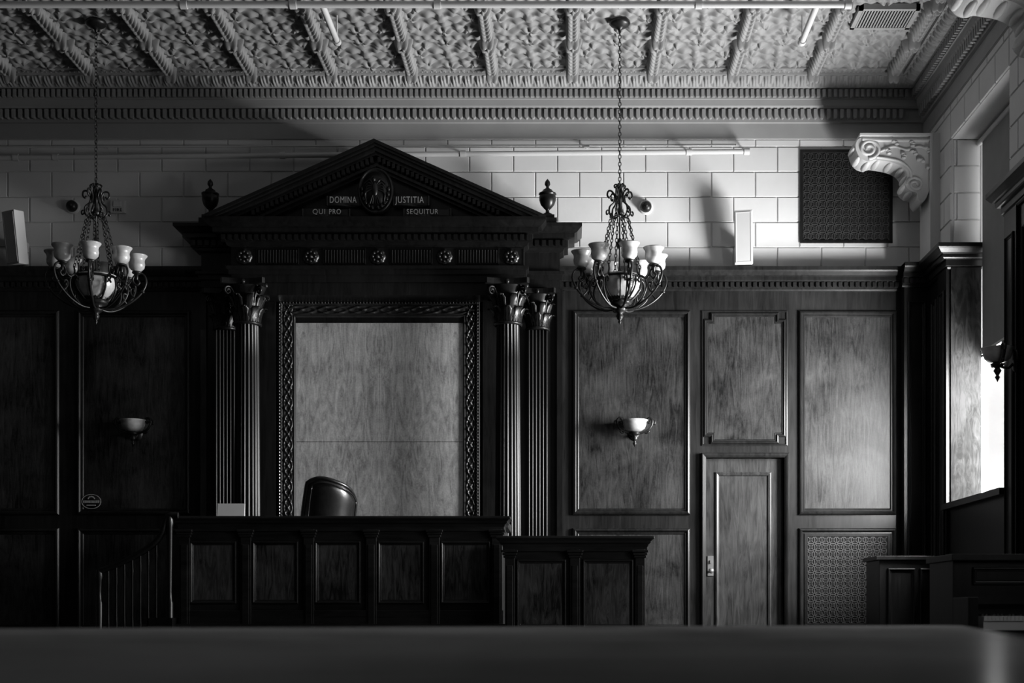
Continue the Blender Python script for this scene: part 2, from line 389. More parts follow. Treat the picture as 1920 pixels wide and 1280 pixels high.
# windows
for i,(a,b) in enumerate(wins):
    mb=MB(); X0,X1=4.235,4.265
    for (y0,y1,z0,z1) in ((a,a+.012,SILL,HEAD),(b-.012,b,SILL,HEAD),(a,b,SILL,SILL+.05),(a,b,HEAD-.06,HEAD),((a+b)/2-.02,(a+b)/2+.02,SILL,HEAD),(a,b,3.42,3.47)):
        mb.box(X0,X1,y0,y1,z0,z1)
    struct(obj(mb,'window_%d'%(i+1),M_white))
    t=thing('roller_blind',(4.2,(a+b)/2,HEAD-.06),'grey fabric roller blind half lowered over tall window','blind','window blinds')
    mb=MB(); mb.box(4.205,4.211,a+.05,b-.15,3.46,HEAD-.03); obj(mb,'blind_fabric',M_blind,t)
    mb=MB(); mb.box(4.198,4.216,a+.045,b-.145,3.43,3.46); obj(mb,'bottom_bar',M_white,t)
    mb=MB(); mb.tube([(4.205,a+.03,HEAD-.05),(4.205,b-.03,HEAD-.05)],.028,12); obj(mb,'roller',M_white,t)
# ------------------------------------------------------------------ plaster corbels
c=thing('scroll_corbel',(XR,14.55,5.85),'white plaster scroll corbel with acanthus relief on the wall pier','corbel','plaster scroll corbels')
top=5.84; XQ=XR-.016; K=.87
pts=[(.0,0),(.83,0),(.88,-.04),(.90,-.12),(.88,-.2),(.83,-.27),(.76,-.3),(.69,-.28),(.62,-.29),(.52,-.31),(.43,-.35),(.37,-.41),(.35,-.48),(.37,-.55),(.36,-.61),(.31,-.66),(.25,-.68),(.24,-.74),(.2,-.8),(.15,-.74),(.1,-.6),(.03,-.55)]
sm=smooth([(XR-p,top+q*K) for p,q in pts[1:]],4)
mb=MB(); poly=[(XQ,top)]+[tuple(q) for q in sm]
mb.prism(poly,14.38,14.72)
for yy in (14.375,14.725):
    s=[(XR-q[0],yy,top+q[1]*K) for q in spiral(.76,-.15,.120,.02,-math.pi/2,-1.8,40)]; mb.tube(s,.018,6)
    s=[(XR-q[0],yy,top+q[1]*K) for q in spiral(.27,-.58,.09,.015,0,1.6,30)]; mb.tube(s,.015,6)
    s=smooth([(XR-.83,yy,top-.03),(XR-.6,yy,top-.04),(XR-.05,yy,top-.04)],8); mb.tube(s,.018,6)
    s=smooth([(XR-.68,yy,top-.25*K),(XR-.55,yy,top-.27*K),(XR-.42,yy,top-.31*K),(XR-.33,yy,top-.4*K),(XR-.31,yy,top-.5*K)],8); mb.tube(s,.015,6)
    s=smooth([(XR-.64,yy,top-.18*K),(XR-.5,yy,top-.12*K),(XR-.36,yy,top-.16*K),(XR-.22,yy,top-.12*K),(XR-.1,yy,top-.2*K)],6); mb.tube(s,.013,6)
    for (p,q,a1) in ((.58,-.2,.6),(.5,-.1,.9),(.42,-.24,.2),(.3,-.22,.9),(.22,-.32,1.2),(.16,-.18,.6),(.12,-.42,1.3),(.33,-.1,.3)):
        for d in (-.7,0,.7):
            mb.ell((XR-p+.035*math.cos(a1+d),yy,top+q*K+.035*math.sin(a1+d)),(.028,.03,.016),8,6)
for i in range(9):
    q=sm[8+i*6] if 8+i*6<len(sm)-12 else sm[-14]
    mb.ell((q[0],14.55,q[1]),(.035,.16,.03),10,7)
obj(mb,'corbel_scroll',M_plaster,c)
mb=MB(); mb.box(XR-.86,XQ,14.34,14.76,top,top+.025); mb.box(XR-.12,XQ,14.34,14.76,WT+.04,top); obj(mb,'corbel_backing',M_plaster,c)
dup(c,(XR,10.75,5.85))
# ------------------------------------------------------------------ grilles
def grille(x0,x1,z0,z1,y,n,label):
    t=thing('wall_grille',((x0+x1)/2,y,z0),label,'grille')
    mb=MB(); frame(mb,rect(x0,x1,z0,z1),[(0,0),(0,.02),(.03,.02),(.035,.006)],y); obj(mb,'grille_frame',M_dark,t)
    mb=MB(); w=(x1-x0-.06)/n; a0=x0+.03; c0=z0+.03; m=int(round((z1-z0-.06)/w)); hh=(z1-z0-.06)/m; r=.0045
    def bar(p,q,r):
        p=np.array(p);q=np.array(q); d=(q-p)/np.linalg.norm(q-p); nn=np.array([-d[1],d[0]])*r
        mb.prism([tuple(p-nn),tuple(q-nn),tuple(q+nn),tuple(p+nn)],y-.012,y-.006)
    for i in range(n+1): bar((a0+i*w,c0),(a0+i*w,z1-.03),r)
    for j in range(m+1): bar((a0,c0+j*hh),(x1-.03,c0+j*hh),r)
    for i in range(n):
        for j in range(m):
            X0,Z0=a0+i*w,c0+j*hh
            bar((X0,Z0),(X0+w,Z0+hh),r); bar((X0+w,Z0),(X0,Z0+hh),r)
            cx,cz=X0+w/2,Z0+hh/2; s=w*.2
            for a,b in (((cx-s,cz),(cx,cz-s)),((cx,cz-s),(cx+s,cz)),((cx+s,cz),(cx,cz+s)),((cx,cz+s),(cx-s,cz))): bar(a,b,r)
    obj(mb,'grille_lattice',M_grille,t)
    mb=MB(); mb.box(x0+.01,x1-.01,y-.004,y,z0+.01,z1-.01); obj(mb,'grille_backing',M_black,t)  # black sheet, the shade behind the lattice put in as colour
grille(ux(1500,14.98),ux(1673,14.98),uz(456,14.98),uz(281,14.98),14.98,11,'dark metal star-lattice vent grille set in white block wall')
grille(wx(1508),wx(1669),wzz(1174),wzz(1000),YW-.003,11,'dark metal star-lattice grille set in the wood panelling')
# ------------------------------------------------------------------ pedimented surround
C=-2.03; BK=14.97
S=thing('pedimented_surround',(C,14.9,DZ),'dark carved oak classical surround with pediment, columns and Latin motto','architectural surround')
ZT=4.963
EN=[(ZT,.24),(4.93,.24),(4.915,.225),(4.88,.19),(4.872,.16),(4.83,.16),(4.825,.10),(4.81,.09),(4.745,.09),(4.74,.05),(4.715,.04),(4.70,.0),(4.50,.0),(4.495,.05),(4.465,.05),(4.455,.025),(4.41,.025),(4.405,.0),(4.33,.0)]
def wrap(mb,h,yf,prof,back=BK):
    P=np.zeros((len(prof),4,3))
    for i,(z,p) in enumerate(prof): P[i]=[(C-h-p,back,z),(C-h-p,yf-p,z),(C+h+p,yf-p,z),(C+h+p,back,z)]
    mb.grid(P,sm=False)
    for z,p in (prof[0],prof[-1]): mb.add([(C-h-p,back,z),(C-h-p,yf-p,z),(C+h+p,yf-p,z),(C+h+p,back,z)],[(0,1,2,3)])
en=MB()
wrap(en,1.94,14.72,EN); wrap(en,1.56,14.5,[(z+.002,p) for z,p in EN])
def dents(mb,x0,x1,yf):
    n=int(round((x1-x0)/.07)); w=(x1-x0)/n
    for i in range(n): mb.box(x0+i*w+.014,x0+(i+1)*w-.014,yf-.135,yf-.085,4.752,4.806)
dents(en,C-1.65,C+1.65,14.5); dents(en,C-2.03,C-1.66,14.72); dents(en,C+1.66,C+2.03,14.72)
# frieze flutes
RX=[C+ (i-2)*.711 for i in range(5)]
for a,b in zip(RX[:-1],RX[1:]):
    x0,x1=a+.125,b-.125
    frame(en,rect(x0,x1,4.515,4.69),[(0,0),(0,.008),(.008,.012),(.014,0)],14.5)
    n=14; w=(x1-x0-.03)/n
    for i in range(n):
        xx=x0+.015+(i+.5)*w; tt=np.linspace(0,math.pi,5)
        P=np.array([[(xx-w*.38*math.cos(t),14.5-.016*math.sin(t),z) for z in (4.535,4.672)] for t in tt]); en.grid(P)
frame(en,rect(C-1.56,C+1.56,4.505,4.698),[(0,0),(0,.006),(.01,.006),(.01,0)],14.5)
obj(en,'entablature',M_dark,S)
for rx in RX:
    mb=MB(); mb.M=Matrix.Translation((rx,14.5,4.60))@Matrix.Rotation(math.pi/2,4,'X')
    mb.lathe([(.001,.04),(.02,.036),(.024,.022),(.05,.03),(.078,.02),(.083,.0)],(0,0,0),48,amp=lambda t:1+.10*np.abs(np.cos(4*t)))
    for k in range(8): 
        a=k*math.pi/4; mb.ell((.05*math.cos(a),.05*math.sin(a),.03),(.018,.018,.014),8,6)
    obj(mb,'rosette',M_crest,S)
# pediment
pd=MB(); H=uz(262,14.25)-ZT; W=1.80; sl=H/W
def chev(t0,t1,y0,y1=BK):
    def line(t):
        z=H-t; xe=W-t/sl; return xe,z
    xe0,z0=line(t0); xe1,z1=line(t1)
    pd.prism([(C-xe0,ZT),(C-xe1,ZT),(C,ZT+z1),(C,ZT+z0)],y0,y1); pd.prism([(C+xe1,ZT),(C+xe0,ZT),(C,ZT+z0),(C,ZT+z1)],y0,y1)
chev(0,.035,14.21); chev(.035,.06,14.24); chev(.06,.10,14.28); chev(.10,.13,14.33); chev(.13,.20,14.42); chev(.20,.23,14.38); chev(.23,.26,14.43)
n=26
for sgn in (-1,1):
    for i in range(n):
        x=.04+i*(W-.5)/n+.0; z=ZT+H-.135-sl*x
        pd.prism([(C+sgn*x-.016,z-.05),(C+sgn*x+.016,z-.05),(C+sgn*x+.016,z),(C+sgn*x-.016,z)],14.33,14.43)
chs=[(C-W+.5,ZT),(C+W-.5,ZT),(C,ZT+H-.24)]
pd.prism(chs,14.5,BK)
obj(pd,'pediment',M_dark,S)
# crest
cx,cy,cz=ux(704,14.4),14.44,uz(357,14.4)
mb=MB(); mb.M=Matrix.Translation((cx,cy,cz))@Matrix.Rotation(math.pi/2,4,'X')
mb.lathe([(.001,.09),(.06,.087),(.11,.07),(.15,.04),(.158,.03),(.165,.05),(.18,.052),(.188,.035),(.19,0),(.185,-.04)],(0,0,0),40,sx=1,sy=1.33)
mb.M=None
mb.ell((cx,cy-.085,cz+.0),(.035,.03,.085)); mb.ell((cx-.01,cy-.095,cz+.10),(.022,.022,.025)); 
for sg in (-1,1):
    for i in range(5): mb.tube(smooth([(cx+sg*.02,cy-.09,cz+.05-i*.012),(cx+sg*(.06+.01*i),cy-.09,cz+.10-i*.035),(cx+sg*(.115-.005*i),cy-.07,cz+.06-i*.045)],5),.011,6)
    for i in range(3): mb.tube([(cx+sg*.01*i,cy-.09,cz-.06),(cx+sg*.028*i,cy-.075,cz-.15)],.01,6)
    for i in range(6):
        a=-1.35+i*.28; mb.ell((cx+sg*.14*math.cos(a),cy-.06,cz+.19*math.sin(a)),(.02,.02,.028),8,6)
obj(mb,'crest',M_crest,S)
def banner(x0,x1,v0,v1,txt,tx):
    a,b=ux(x0,14.42),ux(x1,14.42); c0,c1=uz(v1,14.42),uz(v0,14.42)
    n=20; t=np.linspace(0,1,n)[:,None]; s=np.array([0,1])[None,:]
    mb=MB(); Yb=14.43-.02*np.sin(t*math.pi*2)
    P=np.stack([a+(b-a)*t+0*s,Yb+0*s,c0+(c1-c0)*s+0*t],-1); mb.grid(P); P2=P.copy(); P2[...,1]+=.03; mb.grid(P2)
    mb.tube([(a,14.43,c0),(a,14.43,c1)],.014,8); mb.tube([(b,14.43,c0),(b,14.43,c1)],.014,8)
    mb.box(a,b,14.435,14.5,c0+.01,c1-.01)
    o=obj(mb,'motto_banner',M_crest,S)
    for s_,c_,l_,r_ in tx:
        mt=MB(); add_text(mt,s_,(c1-c0)*.95,(ux(c_,14.4),14.402,(c0+c1)/2),width=ux(r_,14.4)-ux(l_,14.4)); obj(mt,'lettering',M_gilt,o)
banner(613,676,367,385,'',[('DOMINA',643,618,668)]); banner(738,803,367,385,'',[('JUSTITIA',768,741,795)])
banner(567,655,391,405,'',[('QUI',598,586,609),('PRO',628,617,639)]); banner(757,845,391,405,'',[('SEQUITUR',792,763,822)])
# urns
for xx in (C-1.81,C+1.81):
    mb=MB(); yy=14.6; z=ZT
    mb.box(xx-.10,xx+.10,yy-.10,yy+.10,z,z+.06); mb.box(xx-.075,xx+.075,yy-.075,yy+.075,z+.06,z+.10)
    mb.lathe([(.06,.10),(.055,.12),(.02,.14),(.018,.165),(.035,.18),(.07,.22),(.086,.27),(.088,.31),(.08,.325),(.092,.33),(.092,.345),(.06,.355),(.05,.38),(.02,.40),(.014,.415),(.03,.44),(.026,.47),(.004,.50)],(xx,yy,z),28,amp=lambda t:1+.03*np.cos(14*t))
    obj(mb,'urn_finial',M_dark,S)
# backing + pilasters + columns
mb=MB(); mb.box(C-1.94,C-1.16,14.84,BK,DZ,4.4); mb.box(C+1.1,C+1.94,14.84,BK,DZ,4.4); mb.box(C-1.2,C+1.2,14.88,BK,3.98,4.4)
mb.box(C-1.56,C+1.56,14.52,BK,4.20,4.33); mb.box(C-1.94,C+1.94,14.74,BK,4.28,4.34)
for sg in (-1,1):
    mb.box(C+sg*1.94-.03,C+sg*1.94+.03,14.8,BK,DZ,4.33)
obj(mb,'surround_backing',M_dark,S)
def leaf(mb,cx,cy,ang,r0,z0,h,w,curl):
    s=np.linspace(0,1,9)[:,None]; t=np.linspace(-1,1,7)[None,:]
    ph=s*2.5; rr=r0+.012*s+curl*(1-np.cos(ph))/1.8; z=z0+h*np.sin(np.minimum(ph*.78,2.0))
    ww=w*(1-.55*s**2)*(1+.18*np.sin(s*16)); rr=rr-.012*t**2+.008*np.cos(t*9)
    tx=t*ww; ca,sa=math.cos(ang),math.sin(ang)
    mb.grid(np.stack([cx+rr*ca-tx*sa,cy+rr*sa+tx*ca,z+0*t],-1))
def capital(mb,cx,cy,z0,z1,R):
    h=z1-z0
    mb.lathe([(R*1.02,-.03),(R*1.15,-.02),(R*1.15,0),(R,0.005),(R*1.0,h*.3),(R*1.15,h*.65),(R*1.5,h*.86)],(cx,cy,z0),32)
    for k in range(8): leaf(mb,cx,cy,k*math.pi/4,R*1.02,z0,h*.36,R*.36,R*.50)
    for k in range(8): leaf(mb,cx,cy,(k+.5)*math.pi/4,R*1.05,z0+h*.12,h*.52,R*.36,R*.6)
    for k in range(4):
        a=math.pi/4+k*math.pi/2; ca,sa=math.cos(a),math.sin(a)
        base=smooth([(R*1.0,h*.45),(R*1.2,h*.68),(R*1.5,h*.82)],5); sp=spiral(R*1.72,h*.72,R*.34,R*.05,1.9,-1.4,24)
        pth=np.concatenate([base,sp]); mb.tube([(cx+p*ca,cy+p*sa,z0+q) for p,q in pth],R*.10,6)
        a2=k*math.pi/2; mb.ell((cx+R*1.45*math.cos(a2),cy+R*1.45*math.sin(a2),z0+h*.92),(R*.2,R*.2,h*.07),8,6)
    A=[]; 
    for k in range(4):
        for j,t in enumerate(np.linspace(-1,1,7)):
            a=k*math.pi/2; dd=R*1.38+R*.35*t*t; A.append((cx+dd*math.cos(a)-t*R*1.55*math.sin(a),cy+dd*math.sin(a)+t*R*1.55*math.cos(a)))
    mb.slab(A,z0+h*.87,z1)
for sg in (-1,1):
    xx=C+sg*1.39; yy=14.52-.02; R=.12
    sh=MB(); n=200; t=np.linspace(0,2*math.pi,n,endpoint=False)[:,None]; zz=np.array([.62,1.2,2.0,2.8,3.5,3.86,3.88])[None,:]
    Rz=np.array([.142,.142,.138,.133,.127,.122,.122])[None,:]; fl_=1-.12*np.abs(np.sin(10*t))**.6
    Rr=Rz*np.where(zz>3.87,1,fl_); sh.grid(np.stack([xx+Rr*np.cos(t),yy+Rr*np.sin(t),zz+0*t],-1),cu=True)
    o=obj(sh,'column',M_dark,S)
    mb=MB(); mb.lathe([(.137,.62),(.16,.60),(.165,.57),(.15,.55),(.17,.53),(.18,.49),(.175,.45)],(xx,yy,0),28); mb.box(xx-.19,xx+.19,yy-.19,yy+.19,DZ,.46); obj(mb,'column_base',M_dark,o)
    mb=MB(); capital(mb,xx,yy,3.89,4.33,.135); obj(mb,'capital',M_dark,o)
    # pilaster
    px=C+sg*1.70; mb=MB(); mb.box(px-.115,px+.115,14.79,14.86,DZ,3.95)
    for i in range(6):
        q=px-.115+.23*(i+.5)/6
        tt=np.linspace(0,math.pi,5); P=np.array([[(q-.013*math.cos(a),14.79-.014*math.sin(a),z) for z in (.6,3.88)] for a in tt]); mb.grid(P)
    o=obj(mb,'pilaster',M_dark,S)
    mb=MB(); capital(mb,px,14.80,3.90,4.30,.115); obj(mb,'pilaster_capital',M_dark,o)
# ------------------------------------------------------------------ central framed panel
PC=-2.065; d=14.9
x0,x1=ux(522,14.86),ux(900,14.86); zt=uz(563,14.86); zb=.6
T=thing('framed_wall_panel',(PC,14.9,zb),'pale book-matched veneer panel in carved ornamental frame','wall panel')
mb=MB()
frame(mb,rect(x0,x1,zb,zt),[(0,0),(0,.05),(.012,.055),(.022,.045),(.034,.05),(.044,.034),(.05,.022),(.155,.022),(.16,.035),(.172,.038),(.18,.025),(.195,.0)],14.9)
def orn(u,v):
    p=(u%1.0-.5)*2
    a=np.abs(v)-.85*np.abs(np.cos(p*math.pi/2)); h=.020*np.exp(-(a/.16)**2)
    h=h+.020*np.exp(-((p*1.6)**2+(v*2.2)**2)*1.5)*(.7+.3*np.cos(p*14)); a2=np.abs(v)-.8*np.abs(np.sin(p*math.pi/2))
    return h+.013*np.exp(-(a2/.14)**2)
w2=.052
for cxs in (x0+.103,x1-.103):
    L=zt-zb-.1; nz=int(L/.006); uu=np.linspace(zb+.05,zt-.05,nz)[:,None]; v=np.linspace(-1,1,15)[None,:]
    h=orn((uu)/.23,v); mb.grid(np.stack([cxs+v*w2+0*uu,14.878-h,uu+0*v],-1))
uu=np.linspace(x0+.05,x1-.05,340)[:,None]; v=np.linspace(-1,1,15)[None,:]; h=orn((uu-PC)/.34,v); mb.grid(np.stack([uu+0*v,14.878-h,zt-.103+v*w2+0*uu],-1))
n=int((x1-x0)/.035)
for i in range(n): mb.ell((x0+.02+i*.035,14.85,zt-.028),(.012,.012,.012),6,5)
n=int((zt-zb)/.035)
for i in range(n):
    mb.ell((x0+.028,14.85,zb+.02+i*.035),(.012,.012,.012),6,5); mb.ell((x1-.028,14.85,zb+.02+i*.035),(.012,.012,.012),6,5)
obj(mb,'panel_frame',M_frame,T)
zs=uz(828,14.89)
mb=MB(); xi0,xi1=x0+.185,x1-.185; xm=(xi0+xi1)/2; gp=.0025
mb.box(xi0,xm-gp*.4,14.888,14.9,zb,zs-gp); mb.box(xm+gp*.4,xi1,14.888,14.9,zb,zs-gp); mb.box(xi0,xm-gp*.4,14.888,14.9,zs+gp,zt-.185); mb.box(xm+gp*.4,xi1,14.888,14.9,zs+gp,zt-.185)
o=obj(mb,'veneer_panel',M_pale,T)
mb=MB(); mb.box(x0+.02,x1-.02,14.895,BK,zb,zt-.02); obj(mb,'panel_backing',M_dark,T)
# ------------------------------------------------------------------ bench
def benchfront(mb,mp,x0,x1,yf,zb,zt,pcs,pans,zp0,zp1,pw=.05):
    mb.box(x0,x1,yf,yf+.06,zb,zt-.09)
    CP=[(zt,-.02),(zt,.075),(zt-.025,.08),(zt-.03,.065),(zt-.05,.05),(zt-.06,.05),(zt-.075,.03),(zt-.10,.02),(zt-.14,.02),(zt-.145,0)]
    P=np.array([[(x0-p,yf+.3,z),(x0-p,yf-p,z),(x1+p,yf-p,z),(x1+p,yf+.3,z)] for z,p in CP]); mb.grid(P,sm=False)
    mb.box(x0,x1,yf,yf+.3,zt-.03,zt-.001)
    for p in pcs:
        mb.box(p-pw,p+pw,yf-.03,yf,zb,zt-.12)
        mb.box(p-pw+.018,p+pw-.018,yf-.04,yf-.03,zb+.2,zt-.27)
        for k,(e,h) in enumerate(((.012,.012),(.022,.02),(.03,.03))): mb.box(p-pw-e,p+pw+e,yf-.03-h,yf,zt-.20+k*.025,zt-.178+k*.025)
        mb.box(p-pw-.015,p+pw+.015,yf-.05,yf,zb,zb+.12)
    mb.box(x0-.02,x1+.02,yf-.035,yf,zb,zb+.09); mb.box(x0-.03,x1+.03,yf-.045,yf,zp0-.22,zp0-.19); mb.box(x0-.01,x1+.01,yf-.025,yf,zp0-.19,zp0-.06)
    for a,b in pans:
        frame(mb,rect(a,b,zp0,zp1),MOLD,yf,.55); q=offs(rect(a,b,zp0,zp1),.04); mp.box(q[0][0],q[1][0],yf-.004,yf,q[0][1],q[2][1])
yb=13.0
x0,x1=ux(338,yb),ux(942,yb); zt=uz(968,yb)
B=thing('judge_bench',((x0+x1)/2,13.3,DZ),'long dark panelled judge bench with moulded ledge and pilasters','judge bench')
mb=MB(); mp=MB()
benchfront(mb,mp,x0,x1,yb,DZ,zt,[ux(v,yb) for v in (347,462,580,697,815,932)],[(ux(a,yb),ux(b,yb)) for a,b in ((356,444),(473,560),(590,677),(708,796),(826,920))],uz(1132,yb),uz(1014,yb))
mb.box(x0,x0+.06,yb+.06,14.2,DZ,zt-.09); mb.box(x1-.06,x1,yb+.06,14.2,DZ,zt-.09)
mb.box(x0-.04,x0+.1,yb+.3,14.2,zt-.09,zt-.02);mb.box(x1-.1,x1+.04,yb+.3,14.2,zt-.09,zt-.02)
obj(mb,'bench_body',M_darkx,B,bevel=.004); obj(mp,'bench_panels',M_bench,B)
mb=MB(); mb.box(x0+.06,x1-.06,yb+.06,13.52,1.53,1.57); obj(mb,'desk_top',M_darkx,B)
mb=MB(); mb.box(x0+.06,x1-.06,yb+.06,14.2,DZ,.8); obj(mb,'raised_floor',M_dark,B)
yc=12.5; x0,x1=ux(947,yc),ux(1210,yc)
B2=thing('witness_stand',((x0+x1)/2,12.7,DZ),'lower dark panelled witness stand beside the judge bench','witness stand')
mb=MB(); mp=MB(); benchfront(mb,mp,x0,x1,yc,DZ,uz(1005,yc),[ux(v,yc) for v in (956,1078,1200)],[(ux(a,yc),ux(b,yc)) for a,b in ((968,1062),(1092,1188))],uz(1178,yc),uz(1048,yc),pw=.045)
mb.box(x0,x0+.05,yc+.06,12.9,DZ,uz(1005,yc)-.09); mb.box(x1-.05,x1,yc+.06,12.9,DZ,uz(1005,yc)-.09)
obj(mb,'stand_body',M_darkx,B2,bevel=.004); obj(mp,'stand_panels',M_bench,B2)
# ------------------------------------------------------------------ stair railing
yr=12.88
R_=thing('stair_railing',(ux(250,yr),yr,DZ),'dark wooden stair railing with curved handrail and slim balusters','railing')
pts=[(334,966),(318,966),(310,975),(303,1000),(288,1020),(255,1041),(220,1058),(186,1071)]
pw=smooth([(ux(a,yr),yr,uz(b,yr)) for a,b in pts],6)
mb=MB(); mb.tube(pw,.03,10); obj(mb,'handrail',M_dark,R_)
for px,v in ((186,1068),(318,968)):
    mb=MB(); x=ux(px,yr); zt_=uz(v,yr); mb.lathe([(.035,DZ),(.035,.9),(.028,.92),(.022,1.0),(.03,zt_-.1),(.038,zt_-.06),(.03,zt_)],(x,yr,0),14)
    obj(mb,'newel_post',M_dark,R_)
for px in (203,218,233,248,263,278,293):
    x=ux(px,yr); zz=float(np.interp(x,pw[::-1,0],pw[::-1,2])); mb=MB(); mb.lathe([(.014,.62),(.018,.7),(.011,.78),(.011,zz-.2),(.016,zz-.12),(.012,zz-.01)],(x,yr,0),10); obj(mb,'baluster',M_dark,R_)
mb=MB(); 
for i in range(4): mb.box(ux(186,yr)+i*.16,ux(325,yr),yr-.04,yr+.9,DZ+i*.14,DZ+(i+1)*.14-.0)
mb.box(ux(186,yr),ux(318,yr),yr-.03,yr+.03,.58,.64)
obj(mb,'stair_treads',M_dark,R_)
# ------------------------------------------------------------------ laptop and chair
lx0,lx1=ux(410,13.45),ux(461,13.45)
T=thing('laptop',((lx0+lx1)/2,13.4,1.572),'open pale grey laptop standing on the judge bench','laptop')
mb=MB(); mb.box(lx0,lx1,13.35,13.51,1.572,1.587); obj(mb,'keyboard_base',M_paper,T,bevel=.003)
mb=MB(); mb.M=Matrix.Translation((0,13.36,1.585))@Matrix.Rotation(math.radians(-10),4,'X'); mb.box(lx0,lx1,0,.01,0,.305); obj(mb,'screen_lid',M_paper,T,bevel=.003)
cxx,cyy=ux(609,13.8),13.87
T=thing('office_chair',(cxx,cyy,.8),'high-backed black leather swivel chair turned behind the bench','chair')
u=np.linspace(-1,1,22)[:,None]; v=np.linspace(0,1,20)[None,:]
def backsurf(off):
    x=u*.28*(1-.06*v**3)+0*v; y=.10+.14*v**2-.15*u*u+off; z=.45+v*.86-.09*np.abs(u)**4*v+.085*u*v
    return np.stack([x+0*v,y+0*v,z],-1)
A=backsurf(0.0); Bk=backsurf(.10); 
rim=.05*np.maximum(np.abs(u)**8,np.abs(v*2-1)**8); A[...,1]+=rim; Bk[...,1]-=rim
rot=Matrix.Translation((cxx,cyy,.802))@Matrix.Rotation(math.radians(214),4,'Z')
mb=MB(rot); mb.grid(A); mb.grid(Bk)
mb.tube(np.concatenate([backsurf(.05)[0,:,:],backsurf(.05)[1:,-1,:],backsurf(.05)[-1,::-1,:][1:]]),.022,8)
mb.tube(np.concatenate([backsurf(.10)[1,2:-1,:],backsurf(.10)[1:-1,-2,:],backsurf(.10)[-2,-2:1:-1,:]]),.007,6)
obj(mb,'backrest',M_leather,T)
mb=MB(rot); mb.ell((0,-.0,.45),(.27,.25,.07),20,10); obj(mb,'seat',M_leather,T)
mb=MB(rot); mb.lathe([(.03,.1),(.03,.4)],(0,-.0,0),12)
for k in range(5):
    a=k*2*math.pi/5; mb.tube([(0,-.0,.12),(.24*math.cos(a),.24*math.sin(a),.07)],.02,6); mb.ell((.25*math.cos(a),.25*math.sin(a),.03),(.03,.02,.03),8,6)
obj(mb,'swivel_base',M_iron,T)
for sg in (-1,1): 
    mb=MB(rot); mb.tube(smooth([(sg*.26,.08,.72),(sg*.28,-.04,.70),(sg*.28,-.16,.67),(sg*.24,-.10,.5)],5),.025,8); obj(mb,'armrest',M_leather,T)
